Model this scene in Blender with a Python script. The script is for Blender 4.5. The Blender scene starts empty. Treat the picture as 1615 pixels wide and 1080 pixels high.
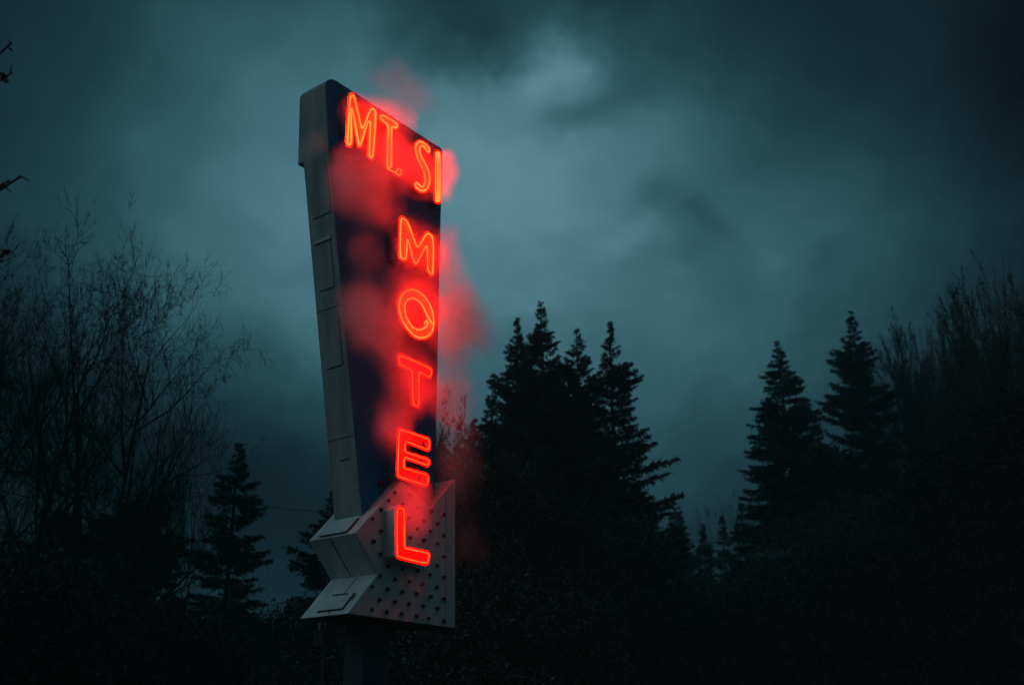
import bpy, bmesh, math, random
import numpy as np
from mathutils import Vector, Matrix

sc = bpy.context.scene
C = bpy.data.collections.new("place"); sc.collection.children.link(C)
PI = math.pi
HAZE = .0017

# ------------------------------------------------------------------ camera
FPX, CX, CY = 1597.0, 807.5, 540.0            # the 35 mm lens, in pixels of the 1615 px wide photograph
PITCH, ROLL = math.radians(21.4), math.radians(-0.4)
CAMZ = 1.6
cam = np.array([0.0, 0.0, CAMZ])

def ray(x, y):
    a, b = x - CX, CY - y
    a, b = a*math.cos(ROLL) - b*math.sin(ROLL), a*math.sin(ROLL) + b*math.cos(ROLL)
    v = np.array([a, FPX*math.cos(PITCH) - b*math.sin(PITCH), FPX*math.sin(PITCH) + b*math.cos(PITCH)])
    return v/np.linalg.norm(v)

cd = bpy.data.cameras.new("camera"); co = bpy.data.objects.new("camera", cd); C.objects.link(co)
cd.sensor_width = 36.0; cd.lens = 36.0*FPX/1615.0
co.location = (0, 0, CAMZ)
co.rotation_mode = 'XYZ'
co.matrix_world = Matrix.Translation((0, 0, CAMZ)) @ Matrix.Rotation(PI/2 + PITCH, 4, 'X') @ Matrix.Rotation(ROLL, 4, 'Z')
cd.clip_start = 0.1; cd.clip_end = 3000
cd.dof.use_dof = True; cd.dof.focus_distance = 15.0; cd.dof.aperture_fstop = 0.9
sc.camera = co

# ------------------------------------------------------------------ helpers
def tag(o, label=None, cat=None, group=None, kind=None):
    if label: o['label'] = label
    if cat: o['category'] = cat
    if group: o['group'] = group
    if kind: o['kind'] = kind
    return o

def empty(name, loc=(0, 0, 0), rz=0.0):
    o = bpy.data.objects.new(name, None); C.objects.link(o)
    o.location = loc; o.rotation_euler = (0, 0, rz); o.empty_display_size = 0.3
    return o

def mesh_obj(name, verts, faces, mats, parent=None, mat_idx=None, smooth=False):
    me = bpy.data.meshes.new(name)
    me.from_pydata([tuple(v) for v in verts], [], faces)
    for m in (mats if isinstance(mats, (list, tuple)) else [mats]): me.materials.append(m)
    if mat_idx is not None: me.polygons.foreach_set('material_index', mat_idx)
    if smooth: me.polygons.foreach_set('use_smooth', [True]*len(me.polygons))
    me.update()
    o = bpy.data.objects.new(name, me); C.objects.link(o)
    if parent: o.parent = parent
    return o

def np_mesh(name, V, F, mat, parent=None, smooth=False, mi=None):
    """V (n,3) float array, F (m,k) int array of k-gons."""
    me = bpy.data.meshes.new(name)
    n, (m, k) = len(V), F.shape
    me.vertices.add(n); me.vertices.foreach_set('co', V.astype(np.float32).ravel())
    me.loops.add(m*k); me.loops.foreach_set('vertex_index', F.astype(np.int32).ravel())
    me.polygons.add(m); me.polygons.foreach_set('loop_start', np.arange(0, m*k, k, dtype=np.int32))
    me.polygons.foreach_set('loop_total', np.full(m, k, dtype=np.int32))
    if smooth: me.polygons.foreach_set('use_smooth', np.ones(m, dtype=bool))
    for m_ in (mat if isinstance(mat, (list, tuple)) else [mat]): me.materials.append(m_)
    if mi is not None: me.polygons.foreach_set('material_index', mi.astype(np.int32))
    me.update(calc_edges=True)
    o = bpy.data.objects.new(name, me); C.objects.link(o)
    if parent: o.parent = parent
    return o

# ------------------------------------------------------------------ materials
def mat(name):
    m = bpy.data.materials.new(name); m.use_nodes = True
    nt = m.node_tree
    return m, nt, nt.nodes['Principled BSDF']

def painted(name, c1, c2, rough=0.5, scale=2.0, streak=True, rust=0.0, metallic=0.0, bump=0.15, spec=0.4):
    """weathered paint: two tones, vertical streaks of grime, optional rust or bare patches"""
    m, nt, b = mat(name); N, L = nt.nodes, nt.links
    tc = N.new('ShaderNodeTexCoord')
    mp = N.new('ShaderNodeMapping'); mp.inputs['Scale'].default_value = (3, 3, .5) if streak else (1, 1, 1)
    L.new(tc.outputs['Object'], mp.inputs[0])
    n1 = N.new('ShaderNodeTexNoise'); n1.inputs['Scale'].default_value = scale; n1.inputs['Detail'].default_value = 6
    n1.inputs['Roughness'].default_value = .62
    L.new(mp.outputs[0], n1.inputs[0])
    r = N.new('ShaderNodeValToRGB'); r.color_ramp.elements[0].position = .33; r.color_ramp.elements[1].position = .68
    r.color_ramp.elements[0].color = (*c1, 1); r.color_ramp.elements[1].color = (*c2, 1)
    L.new(n1.outputs[0], r.inputs[0])
    out = r.outputs[0]
    if rust:
        n2 = N.new('ShaderNodeTexNoise'); n2.inputs['Scale'].default_value = 6; n2.inputs['Detail'].default_value = 8
        L.new(tc.outputs['Object'], n2.inputs[0])
        r2 = N.new('ShaderNodeValToRGB'); r2.color_ramp.elements[0].position = 1-rust-.03; r2.color_ramp.elements[1].position = 1-rust+.03
        L.new(n2.outputs[0], r2.inputs[0])
        mx = N.new('ShaderNodeMixRGB'); mx.inputs[2].default_value = (.006, .003, .002, 1)
        L.new(r2.outputs[0], mx.inputs[0]); L.new(out, mx.inputs[1]); out = mx.outputs[0]
    L.new(out, b.inputs['Base Color'])
    b.inputs['Roughness'].default_value = rough; b.inputs['Metallic'].default_value = metallic
    b.inputs['Specular IOR Level'].default_value = spec
    bp = N.new('ShaderNodeBump'); bp.inputs['Strength'].default_value = bump; bp.inputs['Distance'].default_value = .02
    n3 = N.new('ShaderNodeTexNoise'); n3.inputs['Scale'].default_value = 1.6; n3.inputs['Detail'].default_value = 3
    L.new(tc.outputs['Object'], n3.inputs[0]); L.new(n3.outputs[0], bp.inputs['Height']); L.new(bp.outputs[0], b.inputs['Normal'])
    return m

def foliage(name, c1, c2, scale=1.2, trans=0.0, rough=.6):
    m, nt, b = mat(name); N, L = nt.nodes, nt.links
    tc = N.new('ShaderNodeTexCoord'); n1 = N.new('ShaderNodeTexNoise'); n1.inputs['Scale'].default_value = scale
    n1.inputs['Detail'].default_value = 5
    L.new(tc.outputs['Object'], n1.inputs[0])
    r = N.new('ShaderNodeValToRGB'); r.color_ramp.elements[0].position = .38; r.color_ramp.elements[1].position = .64
    r.color_ramp.elements[0].color = (*c1, 1); r.color_ramp.elements[1].color = (*c2, 1)
    L.new(n1.outputs[0], r.inputs[0]); L.new(r.outputs[0], b.inputs['Base Color'])
    b.inputs['Roughness'].default_value = rough; b.inputs['Specular IOR Level'].default_value = .25
    return m

M_NAVY = painted('navy_paint', (.008, .17, .31), (.014, .23, .40), .6, 1.5, bump=.2, spec=.06)
M_SIDE = painted('grey_side_paint', (.27, .25, .265), (.45, .42, .44), .6, 1.8, bump=.2)
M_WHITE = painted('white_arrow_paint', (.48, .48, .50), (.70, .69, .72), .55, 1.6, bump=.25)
M_UNDER = painted('underside_brown', (.10, .07, .06), (.2, .13, .11), .7, 2)  # darker brown on the arrow's bottom edge and sheet joint
M_POLE = painted('pole_paint', (.03, .03, .045), (.06, .055, .07), .6, 2, rust=.25)
M_RED = painted('red_letter_enamel', (.62, .02, .014), (.78, .035, .02), .35, 3, rust=.41, bump=.05)
M_ORANGE = painted('glow_orange_enamel', (.85, .42, .08), (.92, .55, .12), .35, 3, bump=.05)  # orange neon glow between the tubes put into the enamel colour
M_SEAM = painted('dark_seam', (.01, .01, .01), (.03, .025, .02), .8, 4)  # dark joints, and the shade painted into door and hatch gaps
M_SOCKET = painted('socket_rubber', (.03, .015, .015), (.07, .035, .035), .45, 6)
M_BARK = painted('bark', (.02, .018, .014), (.06, .05, .04), .9, 5, bump=.6, spec=.1)
M_TWIG = painted('twig_bark', (.025, .022, .016), (.06, .052, .04), .9, 5, streak=False, bump=0, spec=.1)
M_NEEDLE = foliage('fir_needles', (.012, .026, .018), (.035, .062, .04))
M_NEEDLE2 = foliage('cedar_needles', (.03, .05, .028), (.07, .1, .055))
M_LEAF = foliage('glossy_leaves', (.012, .02, .014), (.06, .075, .06), 2.5, rough=.35)
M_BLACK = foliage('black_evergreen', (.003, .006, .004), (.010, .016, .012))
M_BUD = foliage('spring_buds', (.05, .05, .022), (.11, .1, .05), 2.0)

def neon(name, col):
    m, nt, b = mat(name)
    b.inputs['Base Color'].default_value = (.1, .03, .02, 1)
    b.inputs['Emission Color'].default_value = (*col, 1); N, L = nt.nodes, nt.links                               # gas burns a little unevenly along the tube
    tc = N.new('ShaderNodeTexCoord'); n1 = N.new('ShaderNodeTexNoise'); n1.inputs['Scale'].default_value = 2.5; n1.inputs['Detail'].default_value = 3
    L.new(tc.outputs['Object'], n1.inputs[0]); mr = N.new('ShaderNodeMapRange'); mr.inputs['From Min'].default_value = .3; mr.inputs['From Max'].default_value = .7
    mr.inputs['To Min'].default_value = .55; mr.inputs['To Max'].default_value = 1.35; L.new(n1.outputs[0], mr.inputs['Value']); L.new(mr.outputs[0], b.inputs['Emission Strength'])
    m.cycles.emission_sampling = 'FRONT'
    return m
M_NEON = neon('neon_gas', (80.0, .16, .03))
M_NEON_HOT = neon('neon_gas_orange', (80.0, .46, .075))

# ------------------------------------------------------------------ the sign's own axes: u along the face, w out of it
AZ = math.radians(37.5)
U = np.array([math.sin(AZ), math.cos(AZ), 0.0]); W = np.array([math.cos(AZ), -math.sin(AZ), 0.0])
_r = ray(570.6, 807.4); O = cam + _r*13.0/math.hypot(_r[0], _r[1]); O[2] = 0.0
def onw(x, y, off=0.0):
    r = ray(x, y); t = ((O + W*off - cam) @ W)/(r @ W); p = cam + r*t
    return np.array([(p - O) @ U, p[2]])
# the sign is modelled in its own frame: local x = u, local y = -w (away from the viewer), local z = up
sign = empty('motel_sign', tuple(O), math.atan2(U[1], U[0]))
tag(sign, 'tall tapering navy motel sign with red neon letters and a pale arrow at its foot', 'neon sign')

def extrude(name, poly, w0, w1, mats, parent, mi_front=0, mi_back=0, mi_sides=0, bev=0.0):
    """poly: (u,z) counter-clockwise seen from the front; from w0 (back) to w1 (front)"""
    n = len(poly)
    V = [(p[0], -w1, p[1]) for p in poly] + [(p[0], -w0, p[1]) for p in poly]
    F = [tuple(range(n)), tuple(range(2*n-1, n-1, -1))]
    F += [(i, i+n, (i+1) % n + n, (i+1) % n) for i in range(n)]
    sides = mi_sides if isinstance(mi_sides, list) else [mi_sides]*n
    o = mesh_obj(name, V, F, mats, parent, [mi_front, mi_back] + sides)
    if bev:
        b = o.modifiers.new('bevel', 'BEVEL'); b.width = bev; b.segments = 2; b.limit_method = 'ANGLE'; b.angle_limit = .5
    return o

def slab(name, a, b, half_w, thick, m, parent, wmid=0.0):
    """box from point a to b, both (u, w, z) ; used for seams and trims"""
    a = Vector((a[0], -a[1], a[2])); b = Vector((b[0], -b[1], b[2]))
    return a, b

# --- left flank of the cabinet
KU = -.1976
def ul(z): return KU*(z - 4.308)
prof = []
def arc(cx, cz, r, a0, a1, n=10):
    return [(cx + r*math.cos(math.radians(a0 + (a1-a0)*i/n)), cz + r*math.sin(math.radians(a0 + (a1-a0)*i/n))) for i in range(n+1)]
ZT = 10.40
RT = .22
UR = 1.385
ZH = 9.22                                        # underside of the deeper head
body = [(.06, 3.95), (UR, 4.45), (UR, ZH)] + [(ul(ZH), ZH), (ul(4.308), 4.308)]
cab = extrude('cabinet', body, -.51, 0, [M_NAVY, M_SIDE], sign, 0, 0, [1, 1, 1, 1, 1], .006)
tag(cab, 'navy face with weathered grey flank')
uh = ul(ZT - RT)
def uh_(z): return ul(z) + .045*(z-9.2)
uh = uh_(ZT - RT)
head_poly = [(ul(ZH)+.01, ZH), (UR+.004, ZH)] + arc(UR+.004-.05, ZT-.05, .05, 0, 90, 4) + arc(uh+RT+.0, ZT-RT, RT, 90, 169, 12)
head = extrude('head_cabinet', head_poly, -.63, .002, [M_NAVY, M_SIDE], sign, 0, 0, 1, .012)

for v in head.data.vertices:                       # the cap's back edge leans in towards the top
    if v.co.y > .3: v.co.y = .64 - .105*(v.co.z - ZH)
# --- seams, doors and flashing on the flank (they sit on the slanted left side)
def flank(z, w, out=0.0):
    # direction pointing out of the flank, in local x/z
    l = math.hypot(1, KU); nx, nz = -1/l, KU/l
    return Vector((ul(z) + nx*out, -w, z + nz*out))
def flank_strip(bm, z0, w0, z1, w1, wid, out=.004, ins=.002):
    p, q = flank(z0, w0), flank(z1, w1)
    d = (q - p).normalized(); l = math.hypot(1, KU); n = Vector((-1/l, 0, KU/l)); s = d.cross(n)*wid/2
    vs = [bm.verts.new(v) for v in (p-s-n*ins, q-s-n*ins, q+s-n*ins, p+s-n*ins, p-s+n*out, q-s+n*out, q+s+n*out, p+s+n*out)]
    for f in ((0, 3, 2, 1), (4, 5, 6, 7), (0, 1, 5, 4), (1, 2, 6, 5), (2, 3, 7, 6), (3, 0, 4, 7)): bm.faces.new([vs[i] for i in f])
def bm_obj(name, bm, m, parent):
    me = bpy.data.meshes.new(name); bmesh.ops.recalc_face_normals(bm, faces=bm.faces); bm.to_mesh(me); bm.free(); me.materials.append(m)
    o = bpy.data.objects.new(name, me); C.objects.link(o); o.parent = parent
    return o
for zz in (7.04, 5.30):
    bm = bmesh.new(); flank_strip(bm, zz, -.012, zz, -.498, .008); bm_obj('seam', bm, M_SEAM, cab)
for (z0, z1, wa, wb) in ((7.30+.02, 7.95, -.12, -.40), (6.25, 6.90, -.10, -.40), (8.35, 8.95, -.06, -.40)):
    bm = bmesh.new()                                        # door plate, a little proud
    flank_strip(bm, z0, (wa+wb)/2, z1, (wa+wb)/2, abs(wa-wb), .004)
    d = bm_obj('access_door', bm, M_SIDE, cab)
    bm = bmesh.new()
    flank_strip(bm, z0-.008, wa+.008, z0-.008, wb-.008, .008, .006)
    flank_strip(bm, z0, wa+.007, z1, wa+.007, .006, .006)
    bm_obj('door_gap_shade', bm, M_SEAM, d)  # shade of the door gap put in as dark strips
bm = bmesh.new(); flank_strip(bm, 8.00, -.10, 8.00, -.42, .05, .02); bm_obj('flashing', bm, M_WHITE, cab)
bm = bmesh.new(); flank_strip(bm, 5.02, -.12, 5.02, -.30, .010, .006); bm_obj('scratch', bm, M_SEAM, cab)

# --- the arrow, a box cut to an arrow pointing down to the right
AW, AB = .17, -.68
apx = dict(C1=(560.3, 840), N1=(595.7, 904.5), W1=(548, 967), P=(718, 990), W2=(718, 755), N2=(680, 800), C2=(633, 757))
A = {k: onw(*v, AW) for k, v in apx.items()}
order = ['C1', 'N1', 'W1', 'P', 'W2', 'N2', 'C2']
poly = [tuple(A[k]) for k in order]
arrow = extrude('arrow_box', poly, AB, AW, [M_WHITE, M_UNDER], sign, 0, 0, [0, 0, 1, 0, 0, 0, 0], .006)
tag(arrow, 'pale grey arrow box pointing down and to the right')
# slanted strips on the arrow's upper edges
def edge_plate(name, ka, kb, t0, t1, w0, w1, thick, m, parent, gapm=None, lift=0.0):
    a, b = Vector((A[ka][0], 0, A[ka][1])), Vector((A[kb][0], 0, A[kb][1]))
    d = (b-a).normalized(); n = Vector((-d.z, 0, d.x))
    if n.z < 0: n = -n
    p, q = a.lerp(b, t0) + n*lift, a.lerp(b, t1) + n*lift
    bm = bmesh.new()
    vs = []
    for h in (0.0, thick):
        for (e, w) in ((p, w0), (q, w0), (q, w1), (p, w1)):
            vs.append(bm.verts.new(e + n*h + Vector((0, -w, 0))))
    for f in ((0, 3, 2, 1), (4, 5, 6, 7), (0, 1, 5, 4), (1, 2, 6, 5), (2, 3, 7, 6), (3, 0, 4, 7)): bm.faces.new([vs[i] for i in f])
    return bm_obj(name, bm, m, parent)
h1 = edge_plate('hatch', 'C1', 'C2', .02, .30, -.50, .0, .012, M_WHITE, arrow, lift=.024)
edge_plate('hatch_gap_shade', 'C1', 'C2', .03, .29, -.49, -.01, .022, M_SEAM, h1, lift=.001)  # dark slab paints the shade under the raised hatch
h2 = edge_plate('hatch', 'W1', 'N1', .12, .52, -.42, .02, .012, M_WHITE, arrow, lift=.014)
edge_plate('hatch_gap_shade', 'W1', 'N1', .105, .535, -.435, .035, .003, M_SEAM, h2, lift=.001)  # dark sheet paints the shade round the lower hatch
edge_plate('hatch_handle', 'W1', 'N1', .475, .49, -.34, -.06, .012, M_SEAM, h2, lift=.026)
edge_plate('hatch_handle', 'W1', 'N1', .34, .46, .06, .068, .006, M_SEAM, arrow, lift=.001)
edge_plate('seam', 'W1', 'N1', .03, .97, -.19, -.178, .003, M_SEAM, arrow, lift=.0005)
# seam on the underside of the shaft
def side_strip(name, ka, kb, t0, t1, w0, w1, m, parent):
    a, b = Vector((A[ka][0], 0, A[ka][1])), Vector((A[kb][0], 0, A[kb][1]))
    d = (b-a).normalized(); n = Vector((-d.z, 0, d.x))
    if n.x > 0: n = -n
    p, q = a.lerp(b, t0), a.lerp(b, t1); bm = bmesh.new(); vs = []
    for h in (-.002, .004):
        for (e, w) in ((p, w0), (q, w0), (q, w1), (p, w1)): vs.append(bm.verts.new(e + n*h + Vector((0, -w, 0))))
    for f in ((0, 3, 2, 1), (4, 5, 6, 7), (0, 1, 5, 4), (1, 2, 6, 5), (2, 3, 7, 6), (3, 0, 4, 7)): bm.faces.new([vs[i] for i in f])
    return bm_obj(name, bm, m, parent)
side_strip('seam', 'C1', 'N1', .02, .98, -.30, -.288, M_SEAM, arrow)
side_strip('corner_flange', 'C1', 'N1', .0, 1., .12, .15, M_WHITE, arrow)
# sheet joints on the arrow face
def face_strip(name, a, b, wid, w, m, parent):
    a, b = Vector((a[0], -w, a[1])), Vector((b[0], -w, b[1])); d = (b-a).normalized(); s = d.cross(Vector((0, -1, 0)))*wid/2
    bm = bmesh.new(); n = Vector((0, -.003, 0))
    vs = [bm.verts.new(v) for v in (a-s-n, b-s-n, b+s-n, a+s-n, a-s+n, b-s+n, b+s+n, a+s+n)]
    for f in ((0, 3, 2, 1), (4, 5, 6, 7), (0, 1, 5, 4), (1, 2, 6, 5), (2, 3, 7, 6), (3, 0, 4, 7)): bm.faces.new([vs[i] for i in f])
    return bm_obj(name, bm, m, parent)
face_strip('sheet_joint', onw(703, 775, AW), onw(703, 986, AW), .006, AW, M_UNDER, arrow)

# --- bulb sockets over the arrow face (4.153 px steps of the enlarged view)
sock = [(172,148),(130,200),(82,262),(27,320),(272,168),(222,225),(318,250),(265,315),(405,272),(490,293),(358,335),(318,387),(448,352),(402,402),
 (490,430),(78,402),(272,445),(360,462),(448,485),(28,468),(75,550),(122,630),(220,650),(318,660),(490,567),(448,628),(402,685),(352,750),(68,695),
 (170,715),(265,733),(490,702),(22,765),(120,782),(218,797),(312,812),(445,770),(402,830),(68,850),(165,865),(262,877),(358,892),(448,908),(490,845),
 (22,915),(118,930),(213,943),(312,957),(390,972),(490,990)]
def lathe(rings, seg=14):
    V, F = [], []
    for (r, y) in rings:
        for i in range(seg):
            a = 2*PI*i/seg; V.append((r*math.cos(a), y, r*math.sin(a)))
    for k in range(len(rings)-1):
        for i in range(seg):
            j = (i+1) % seg; F.append((k*seg+i, k*seg+j, (k+1)*seg+j, (k+1)*seg+i))
    F.append(tuple(range((len(rings)-1)*seg, len(rings)*seg)))
    return V, F
sv, sf = lathe([(.046, 0), (.046, -.012), (.038, -.014), (.034, -.004), (.022, -.004), (.022, -.018), (.026, -.03), (.025, -.04), (.017, -.050), (.006, -.053)])
sme = bpy.data.meshes.new('bulb_socket'); sme.from_pydata(sv, [], sf); sme.materials.append(M_WHITE); sme.materials.append(M_SOCKET)
sme.polygons.foreach_set('material_index', [0 if i < 14*3 else 1 for i in range(len(sme.polygons))])
for p in sme.polygons: p.use_smooth = True
rnd = random.Random(4)
for (x, y) in sock:
    q = onw(580 + (x+3)/4.153, 740 + (y+3)/4.153, AW)
    o = bpy.data.objects.new('bulb_socket', sme); C.objects.link(o); o.parent = arrow
    o.location = (q[0], -AW, q[1]); s = rnd.uniform(.72, .92); o.scale = (s, rnd.uniform(.6, 1.1), s); o.rotation_euler = (rnd.uniform(-.12, .12), 0, rnd.uniform(-.12, .12))

# --- letters: outlines of the tube read off each letter in its own plane
def Z1(p): return (440 + p[0]/4.5, 100 + p[1]/4.5)
def Z2(p): return (600 + p[0]/5.4, 140 + p[1]/5.4)
def Z3(p): return (600 + p[0]/4.909, 330 + p[1]/4.909)
def Z4(p): return (600 + p[0]/4.7, 550 + p[1]/4.7)
def Z6(p): return (580 + p[0]/4.153, 740 + p[1]/4.153)
def offset(poly, e):
    """outward offset of a simple polygon (numpy (n,2)), mitre limited"""
    P = np.array(poly, float); n = len(P)
    area = .5*sum(P[i][0]*P[(i+1) % n][1] - P[(i+1) % n][0]*P[i][1] for i in range(n))
    s = 1 if area > 0 else -1
    out = []
    for i in range(n):
        a, b, c = P[i-1], P[i], P[(i+1) % n]
        d1, d2 = (b-a)/np.linalg.norm(b-a), (c-b)/np.linalg.norm(c-b)
        n1, n2 = np.array([d1[1], -d1[0]])*s, np.array([d2[1], -d2[0]])*s
        m = n1+n2; l = np.linalg.norm(m)
        if l < .3: m = n1; k = 1
        else: m = m/l; k = min(1.0/max(m @ n1, .35), 1.8)
        out.append(b + m*e*k)
    return out if s > 0 else out[::-1]

def tube(pts, r, closed, name, m, parent, seg=6, w=None):
    """round tube through 3-D points given as (u, w, z)"""
    P = [Vector((p[0], -p[1], p[2])) for p in pts]
    if closed: P = P + [P[0]]
    # round the corners a little by subdividing (Chaikin)
    for _ in range(2):
        Q = [P[0]] if not closed else []
        for i in range(len(P)-1):
            a, b = P[i], P[i+1]; Q += [a.lerp(b, .25), a.lerp(b, .75)]
        if closed: Q.append(Q[0])
        else: Q.append(P[-1])
        P = Q
    if closed: P = P[:-1]
    n = len(P); V, F = [], []
    for i in range(n):
        a = P[i-1] if (closed or i) else P[0]; b = P[(i+1) % n] if (closed or i < n-1) else P[-1]
        t = (b-a).normalized(); x = t.cross(Vector((0, 1, 0)))
        if x.length < 1e-3: x = t.cross(Vector((1, 0, 0)))
        x.normalize(); y = t.cross(x)
        for k in range(seg):
            an = 2*PI*k/seg; V.append(P[i] + x*r*math.cos(an) + y*r*math.sin(an))
    for i in range(n if closed else n-1):
        j = (i+1) % n
        for k in range(seg):
            l = (k+1) % seg; F.append((i*seg+k, i*seg+l, j*seg+l, j*seg+k))
    if not closed: F += [tuple(range(seg))[::-1], tuple(range((n-1)*seg, n*seg))]
    return mesh_obj(name, V, F, m, parent, smooth=True)

def letter(outline, conv, w0, depth, e, lip, mface, mside, mneon, extra=(), hole=None, r=.0085, label=None, tube_closed=True, can=None):
    """a channel letter: a can with side walls and a recessed enamel face, a glass tube in front of it"""
    wf = w0 + depth
    P = [onw(*conv(p), wf) for p in outline]
    outer = offset(can if can else P, e)
    n = len(outer)
    inner = offset(outer, -.006)
    # walls: back outer -> front outer -> front inner -> face inner
    V = [(p[0], -(w0+.001), p[1]) for p in outer] + [(p[0], -wf, p[1]) for p in outer] + \
        [(p[0], -wf, p[1]) for p in inner] + [(p[0], -(wf-lip), p[1]) for p in inner]
    F, mi = [], []
    for i in range(n):
        j = (i+1) % n
        F += [(i, j, n+j, n+i), (n+i, n+j, 2*n+j, 2*n+i), (2*n+i, 2*n+j, 3*n+j, 3*n+i)]; mi += [0, 1, 1]
    if hole is None:
        F.append(tuple(range(3*n, 4*n))); mi.append(1)
        o = mesh_obj('letter_can', V, F, [mside, mface], sign, mi)
    else:
        H = [onw(*conv(p), wf) for p in hole]
        ho = offset(H, -e); hi = offset(H, -e+.006); m = len(ho); base = len(V)
        V += [(p[0], -(w0+.001), p[1]) for p in ho] + [(p[0], -wf, p[1]) for p in ho] + [(p[0], -wf, p[1]) for p in hi] + [(p[0], -(wf-lip), p[1]) for p in hi]
        for i in range(m):
            j = (i+1) % m
            F += [(base+i, base+m+i, base+m+j, base+j), (base+m+i, base+2*m+i, base+2*m+j, base+m+j), (base+2*m+i, base+3*m+i, base+3*m+j, base+2*m+j)]; mi += [0, 1, 1]
        assert m == n
        for i in range(n):
            j = (i+1) % n
            F.append((3*n+i, 3*n+j, base+3*m+j, base+3*m+i)); mi.append(1)
        o = mesh_obj('letter_can', V, F, [mside, mface], sign, mi)
    if label: o['label'] = label
    wt = wf + .006
    tube([(p[0], wt, p[1]) for p in P], r, tube_closed, 'neon_tube', mneon, o)
    for ex, closed in extra:
        Q = [onw(*conv(p), wf) for p in ex]
        tube([(p[0], wt, p[1]) for p in Q], r, closed, 'neon_tube', mneon, o)
    return o

HW = .003
M1 = [(482,560),(503,245),(512,225),(527,228),(538,262),(583,462),(596,462),(645,335),(662,320),(680,335),(686,362),(668,655),(652,674),(636,655),(650,425),(640,408),(625,425),(577,585),(566,585),(522,340),(512,312),(508,340),(514,560),(500,583),(487,578)]
letter(M1, Z1, HW, .10, .040, .022, M_ORANGE, M_NAVY, M_NEON_HOT, r=.0115, label='letter M, glowing orange')
T1 = [(718,378),(735,368),(832,425),(840,446),(828,464),(800,446),(796,470),(797,725),(790,742),(775,745),(765,735),(775,455),(772,436),(722,400)]
letter(T1, Z1, HW, .10, .036, .022, M_ORANGE, M_NAVY, M_NEON_HOT, r=.0115, label='letter T, glowing orange',
       extra=[([(766,744),(790,762),(826,776)], False)])
dot = [(849+19*math.cos(2*PI*k/12), 772+22*math.sin(2*PI*k/12)) for k in range(12)]
letter(dot, Z1, HW, .10, .030, .05, M_ORANGE, M_NAVY, M_NEON_HOT, label='round full stop')
S1 = [(415,540),(418,520),(395,485),(355,455),(325,450),(300,478),(295,520),(310,590),(345,660),(375,730),(381,790),(365,830),(345,838),(325,815),(305,797),(290,815),(300,842),(340,870),(380,870),(408,840),(422,780),(410,700),(375,630),(340,570),(330,520),(340,490),(365,488),(390,530),(404,547)]
letter(S1, Z2, HW, .10, .026, .022, M_ORANGE, M_NAVY, M_NEON_HOT, r=.0115, label='letter S, glowing orange')
I1 = [(470,560),(476,543),(492,540),(506,560),(504,945),(497,962),(478,962),(468,945)]
letter(I1, Z2, HW, .10, .045, .022, M_RED, M_NAVY, M_NEON_HOT, r=.0115, label='letter I at the right edge', extra=[([(487,560),(487,945)], False)])

MD = .20
M2 = [(150,370),(155,80),(170,68),(210,100),(278,292),(293,298),(350,198),(366,186),(410,215),(405,500),(390,505),(362,470),(362,290),(350,282),(285,412),(270,422),(256,405),(212,235),(203,232),(200,380),(185,390),(160,375)]
letter(M2, Z3, 0, MD, .036, .03, M_ORANGE, M_NAVY, M_NEON_HOT, label='letter M of the lower word')
def ell(cx, cy, a, b, rot, n=28, ph=0):
    return [(cx + a*math.cos(t)*math.cos(rot) - b*math.sin(t)*math.sin(rot), cy + a*math.cos(t)*math.sin(rot) + b*math.sin(t)*math.cos(rot)) for t in [ph + 2*PI*k/n for k in range(n)]]
def catmull(P, per=3, closed=True):
    n = len(P); out = []
    for i in range(n):
        p0, p1, p2, p3 = [np.array(P[(i+k-1) % n], float) for k in range(4)]
        for s in range(per):
            t = s/per
            out.append(tuple(.5*((2*p1) + (-p0+p2)*t + (2*p0-5*p1+4*p2-p3)*t*t + (-p0+3*p1-3*p2+p3)*t**3)))
    return out
OUT = catmull([(240,622),(170,660),(143,740),(158,840),(210,925),(265,980),(325,995),(385,965),(410,900),(405,810),(372,725),(312,652)])
INN = catmull([(240,685),(205,700),(183,745),(190,815),(220,880),(258,925),(300,937),(345,920),(368,870),(352,805),(325,745),(285,700)])
letter(OUT, Z3, 0, MD, .036, .03, M_ORANGE, M_NAVY, M_NEON_HOT, hole=INN, label='letter O of the lower word',
       extra=[([(372,845),(352,805),(325,745),(285,700),(240,685),(205,700),(183,745),(190,815),(220,880),(258,925),(300,937),(345,920),(368,885),(352,856),(338,888)], False),
              ([(372,845),(388,870),(402,888)], False)])
T2 = [(135,65),(146,46),(368,143),(378,165),(370,204),(355,210),(294,172),(280,184),(284,410),(270,428),(236,408),(236,172),(222,152),(138,115)]
letter(T2, Z4, 0, MD, .030, .012, M_RED, M_NAVY, M_NEON, label='letter T of the lower word')
E2 = [(135,602),(150,598),(355,668),(362,685),(358,742),(345,748),(195,685),(180,692),(177,755),(190,768),(352,820),(360,835),(355,858),(340,862),(185,802),(173,810),(170,875),(180,888),(343,932),(353,950),(345,1003),(330,1010),(133,945),(125,933)]
letter(E2, Z4, 0, MD, .030, .012, M_RED, M_NAVY, M_NEON, label='letter E, its red paint stained')
L2 = [(190,265),(203,250),(230,258),(238,275),(236,505),(245,518),(390,545),(400,560),(392,605),(375,615),(200,572),(190,557)]
letter(L2, Z6, AW, MD, .032, .012, M_RED, M_WHITE, M_NEON, label='letter L in a pale can on the arrow')
# a hanging eye beside the E and a cable knuckle
kn = onw(600, 762, 0)
V, F = lathe([(.05, 0), (.05, -.03), (.03, -.045), (.012, -.05)]); o = mesh_obj('cable_gland', V, F, M_SOCKET, sign); o.location = (kn[0], 0, kn[1])

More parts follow.
